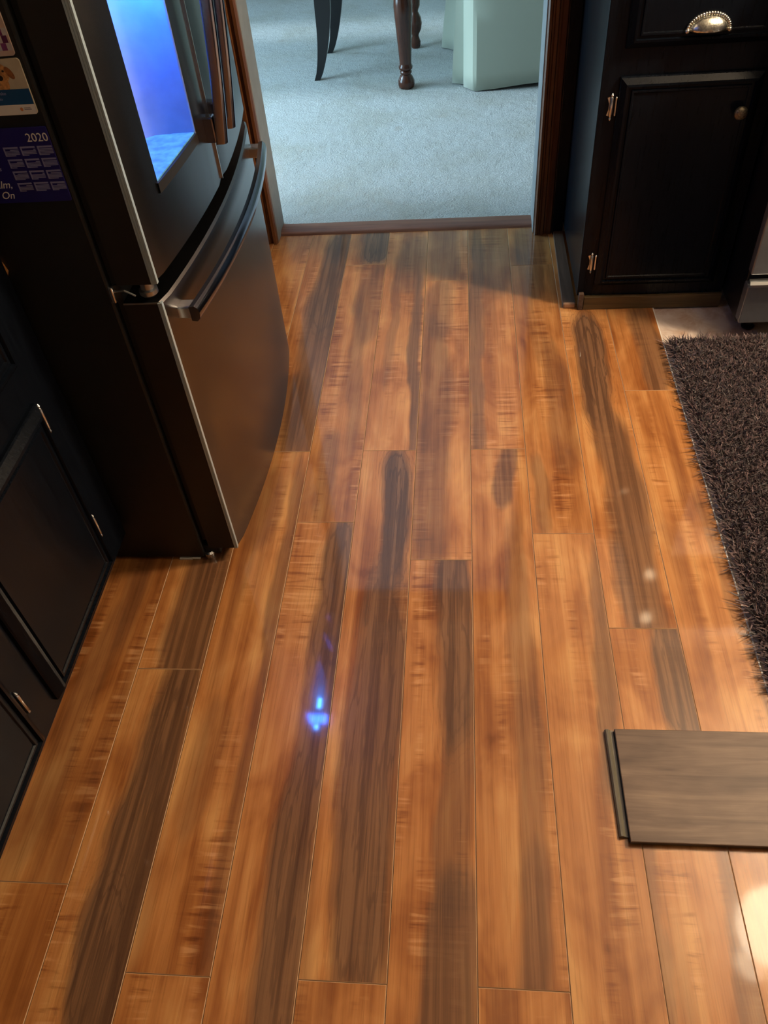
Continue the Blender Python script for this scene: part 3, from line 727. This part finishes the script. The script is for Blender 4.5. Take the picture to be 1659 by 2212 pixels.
# ------------------------------------------------------------------ left base cabinets
lc = empty('base_cabinet', (-.95, .4, 0), 'black base cabinet run along the left wall before the refrigerator', 'cabinet')
bm = bmesh.new(); abox(bm, -1.33, -.700, -.95, 1.078, .100, .875, .001); fromb('carcass', bm, M['paint'], lc)
bm = bmesh.new(); abox(bm, -1.30, -.775, -.95, 1.078, 0, .100); fromb('kickboard', bm, M['paint'], lc)
MX = Matrix(((0,0,1,0),(1,0,0,0),(0,1,0,0),(0,0,0,1)))   # local x->y, y->z, z->+x
def atX(x, y, z): return Matrix.Translation((x, y, z)) @ MX
first = True
for (ya, yb) in ((.672, .985), (.290, .603), (-.10, .215), (-.49, -.175)):
    d = panel('door', yb-ya, .398, atX(-.700, ya, .122), M['paint'], lc, DOORP)
    w = panel('drawer', yb-ya, .14, atX(-.700, ya, .592), M['paint'], lc, DOORP)
    if first:
        hinge(-.697, .994, .480, 'x', d); hinge(-.697, .994, .214, 'x', d); first = False
    else:
        hinge(-.697, yb+.009, .480, 'x', d); hinge(-.697, yb+.009, .214, 'x', d)
    cup_pull(-.681, (ya+yb)/2, .645, 'x', w)
tag(box('countertop', (-1.33, -.675, -.96, 1.082, .876, .915), M['granite'], None, .004), 'dark speckled countertop over the left cabinet run', 'countertop')

# ------------------------------------------------------------------ sample board on the floor
sb = empty('sample_plank', (.40, .60, 0), 'grey-brown loose sample plank lying across the floor', 'plank')
bm = bmesh.new(); x0, x1, y0, y1 = .2615, .95, .5070, .7010
v = [(x0, y0, .004), (x1, y0, .004), (x1, y1, .004), (x0, y1, .004), (x0, y0, .0118), (x1, y0, .0118), (x1, y1, .0118), (x0, y1, .0118),
     (x0+.001, y0+.001, .0125), (x1-.001, y0+.001, .0125), (x1-.001, y1-.001, .0125), (x0+.001, y1-.001, .0125)]
vs = [bm.verts.new(p) for p in v]
top = bm.faces.new([vs[i] for i in (8, 9, 10, 11)])
for i in range(4):
    j = (i+1) % 4
    f = bm.faces.new((vs[4+i], vs[4+j], vs[8+j], vs[8+i]))
    f = bm.faces.new((vs[i], vs[j], vs[4+j], vs[4+i])); f.material_index = 1
f = bm.faces.new([vs[i] for i in (3, 2, 1, 0)]); f.material_index = 1
fromb('board', bm, [M['spare'], M['spare_edge']], sb)
bm = bmesh.new(); abox(bm, x0-.0008, x1, y0+.004, y1-.001, .0004, .0042); fromb('backing', bm, M['black'], sb)
bm = bmesh.new()
pr = [(-.0148, .0012), (-.0148, .0052), (-.0125, .0080), (-.0095, .0086), (-.0075, .0066), (-.0045, .0040), (0, .0040), (0, .0012)]
A = [bm.verts.new((x0+a, y0+.010, z)) for a, z in pr]; B = [bm.verts.new((x0+a-.0015, y1+.001, z)) for a, z in pr]
for i in range(8): bm.faces.new((A[i], A[(i+1) % 8], B[(i+1) % 8], B[i]))
bm.faces.new(A[::-1]); bm.faces.new(B); fromb('tongue', bm, simple('tongue_core', (.16, .14, .10), .35), sb, auto=.5)

# ------------------------------------------------------------------ shag rug
rug = empty('shag_rug', (.9, 1.05, 0), 'dark brown shag rug on the floor in front of the range', 'rug')
box('backing', (.555, 1.25, .76, 1.845, -.005, .004), M['rugback'], rug, .001)
def rx(n): return np.stack([rng.uniform(.556, 1.25, n), rng.uniform(.775, 1.845, n), np.full(n, .003)], 1)
def lean(p):
    l = np.zeros((len(p), 2)); l[:, 0] = -np.clip((.585-p[:, 0])/.03, 0, 1)*.5; l[:, 1] = np.clip((p[:, 1]-1.815)/.03, 0, 1)*.5; return l
tufts('pile', 130000, rx, .024, (.0013, 1.7), rug, M['rug'], .75, lean)

# ------------------------------------------------------------------ dining room: chair, table with cloth
ch = empty('dining_chair', (-.45, 4.15, .008), 'dark dining chair with sabre back legs and turned front legs on carpet', 'chair')
def sabre(y, tipx, nm='leg'):
    bm = bmesh.new(); rings = []
    for i in range(15):
        s = i/14; z = .006 + s*.44
        cx = tipx + .085*math.sin(s*math.pi/2)**1.0*(1.0) ; 
        cx = tipx + .115*(s**.75) - .05*s*s
        hw = .013 + .022*min(1, s*1.5); hd = .012 + .012*s
        rings.append([bm.verts.new((cx+a*hw, y+b*hd, z)) for a, b in ((-1,-1),(1,-1),(1,1),(-1,1))])
    for a, b in zip(rings, rings[1:]):
        for i in range(4): bm.faces.new((a[i], a[(i+1) % 4], b[(i+1) % 4], b[i]))
    bm.faces.new(rings[0][::-1]); bm.faces.new(rings[-1]); return fromb(nm, bm, M['ebony'], ch)
sabre(4.005, -.668); sabre(4.385, -.652)
tprof = [(.026, .006), (.034, .012), (.037, .024), (.036, .040), (.028, .056), (.021, .064), (.026, .070), (.026, .076), (.022, .080), (.030, .087), (.031, .095), (.026, .103),
         (.026, .112), (.029, .16), (.033, .22), (.038, .29), (.040, .33), (.036, .37), (.030, .40), (.034, .41), (.034, .44)]
bm = bmesh.new(); alathe(bm, tprof, -.243, 3.845, 28); fromb('leg', bm, M['mahogany'], ch, auto=.9)
t2 = [(.018, .006), (.024, .02), (.025, .035), (.016, .060), (.018, .068), (.030, .09), (.034, .115), (.030, .14), (.017, .165), (.020, .175), (.027, .19), (.028, .21), (.018, .235), (.02, .28), (.026, .36), (.028, .44)]
bm = bmesh.new(); alathe(bm, t2, -.222, 4.385, 24); fromb('leg', bm, M['mahogany'], ch, auto=.9)
bm = bmesh.new(); aprism(bm, [(-.60, 3.98), (-.20, 3.81), (-.20, 4.42), (-.60, 4.41)], .44, .47); fromb('seat_frame', bm, M['mahogany'], ch)
bm = bmesh.new(); aprism(bm, [(-.585, 4.0), (-.215, 3.83), (-.215, 4.40), (-.585, 4.39)], .47, .51); fromb('seat', bm, M['cloth'], ch)
for y in (4.005, 4.385):
    bm = bmesh.new(); atube(bm, [(-.59, y, .44), (-.61, y, .65), (-.67, y, .95)], .018, 10); fromb('back_post', bm, M['ebony'], ch)
for z in (.66, .90):
    x = -.612 - (z-.65)*.2
    box('back_rail', (x-.012, x+.012, 4.005, 4.385, z-.03, z+.03), M['ebony'], ch, .004)

# cloth: a folded skirt down to the carpet and the top over the table
bot = [(1.54, 3.775), (.9, 3.765), (.50, 3.780), (.38, 3.770), (.26, 3.757), (.15, 3.748), (.066, 3.745), (.050, 3.752), (.032, 3.775), (.010, 3.804), (.026, 3.826), (.000, 3.838), (-.040, 3.858), (-.036, 3.872),
       (.006, 3.92), (.014, 4.02), (.006, 4.14), (-.006, 4.22), (-.026, 4.246), (-.030, 4.262), (-.020, 4.285), (-.060, 4.325), (-.094, 4.352), (-.088, 4.375), (-.02, 4.40), (.0, 4.6), (-.02, 4.9), (.0, 5.2), (-.02, 5.62), (.7, 5.64), (1.54, 5.62), (1.55, 4.7)]
bm = bmesh.new(); n = len(bot); L = 12; rings = []
for k in range(L+1):
    s = k/L; ring = []
    for i, (x, y) in enumerate(bot):
        tx = min(max(x, .012), 1.508); ty = min(max(y, 3.784), 5.606)
        if x < .1 and y < 3.8: tx, ty = max(.014, x), 3.784
        g = s**1.15
        zb = .012 + (.016*math.sin(min(1, max(0, (x-.10)/.3))*math.pi/2) if y < 3.79 else 0)
        ring.append(bm.verts.new((x+(tx-x)*g, y+(ty-y)*g, zb + (.745-zb)*s)))
    rings.append(ring)
for a, b in zip(rings, rings[1:]):
    for i in range(n): bm.faces.new((a[i], a[(i+1) % n], b[(i+1) % n], b[i]))
bm.faces.new(rings[-1])
cl = fromb('tablecloth', bm, M['cloth'], None, auto=.30)
so = cl.modifiers.new('thick', 'SOLIDIFY'); so.thickness = .0015
tag(cl, 'pale green floor-length tablecloth with pleated corner, in the dining room', 'tablecloth')

# ------------------------------------------------------------------ ceiling lamps (out of frame, seen as reflections; the rear one is added fill)
for x, y, r, lab in ((1.52, 1.50, .12, 'round pendant lamp above the shag rug'), (1.16, .98, .07, 'small pendant lamp nearer the viewer'), (.75, -.75, .10, 'added fill lamp behind the viewer')):
    cl_ = empty('pendant_lamp', (x, y, 2.4), lab, 'lamp')
    bm = bmesh.new(); alathe(bm, [(r, 2.375), (r, 2.399)], x, y, 32); fromb('canopy', bm, M['bright'], cl_, auto=.6)
    bm = bmesh.new(); alathe(bm, [(.006, 2.20), (.006, 2.376)], x, y, 10); fromb('rod', bm, M['bright'], cl_, auto=.6)
hood = empty('range_hood', (1.1, 2.25, 1.5), 'stainless range hood above the range', 'hood')
bm = bmesh.new(); aprism(bm, [(.735, 2.485), (1.475, 2.485), (1.475, 1.99), (.735, 1.99)], 1.50, 1.56); fromb('canopy', bm, M['range_steel'], hood)
for x, y in ((.815, 2.27), (.762, 2.035)):
    bm = bmesh.new(); alathe(bm, [(.022, 1.492), (.022, 1.4995)], x, y, 20); fromb('bulb', bm, emit('hood_bulb', (1., .72, .42), 14), hood)

bpy.context.view_layer.update()
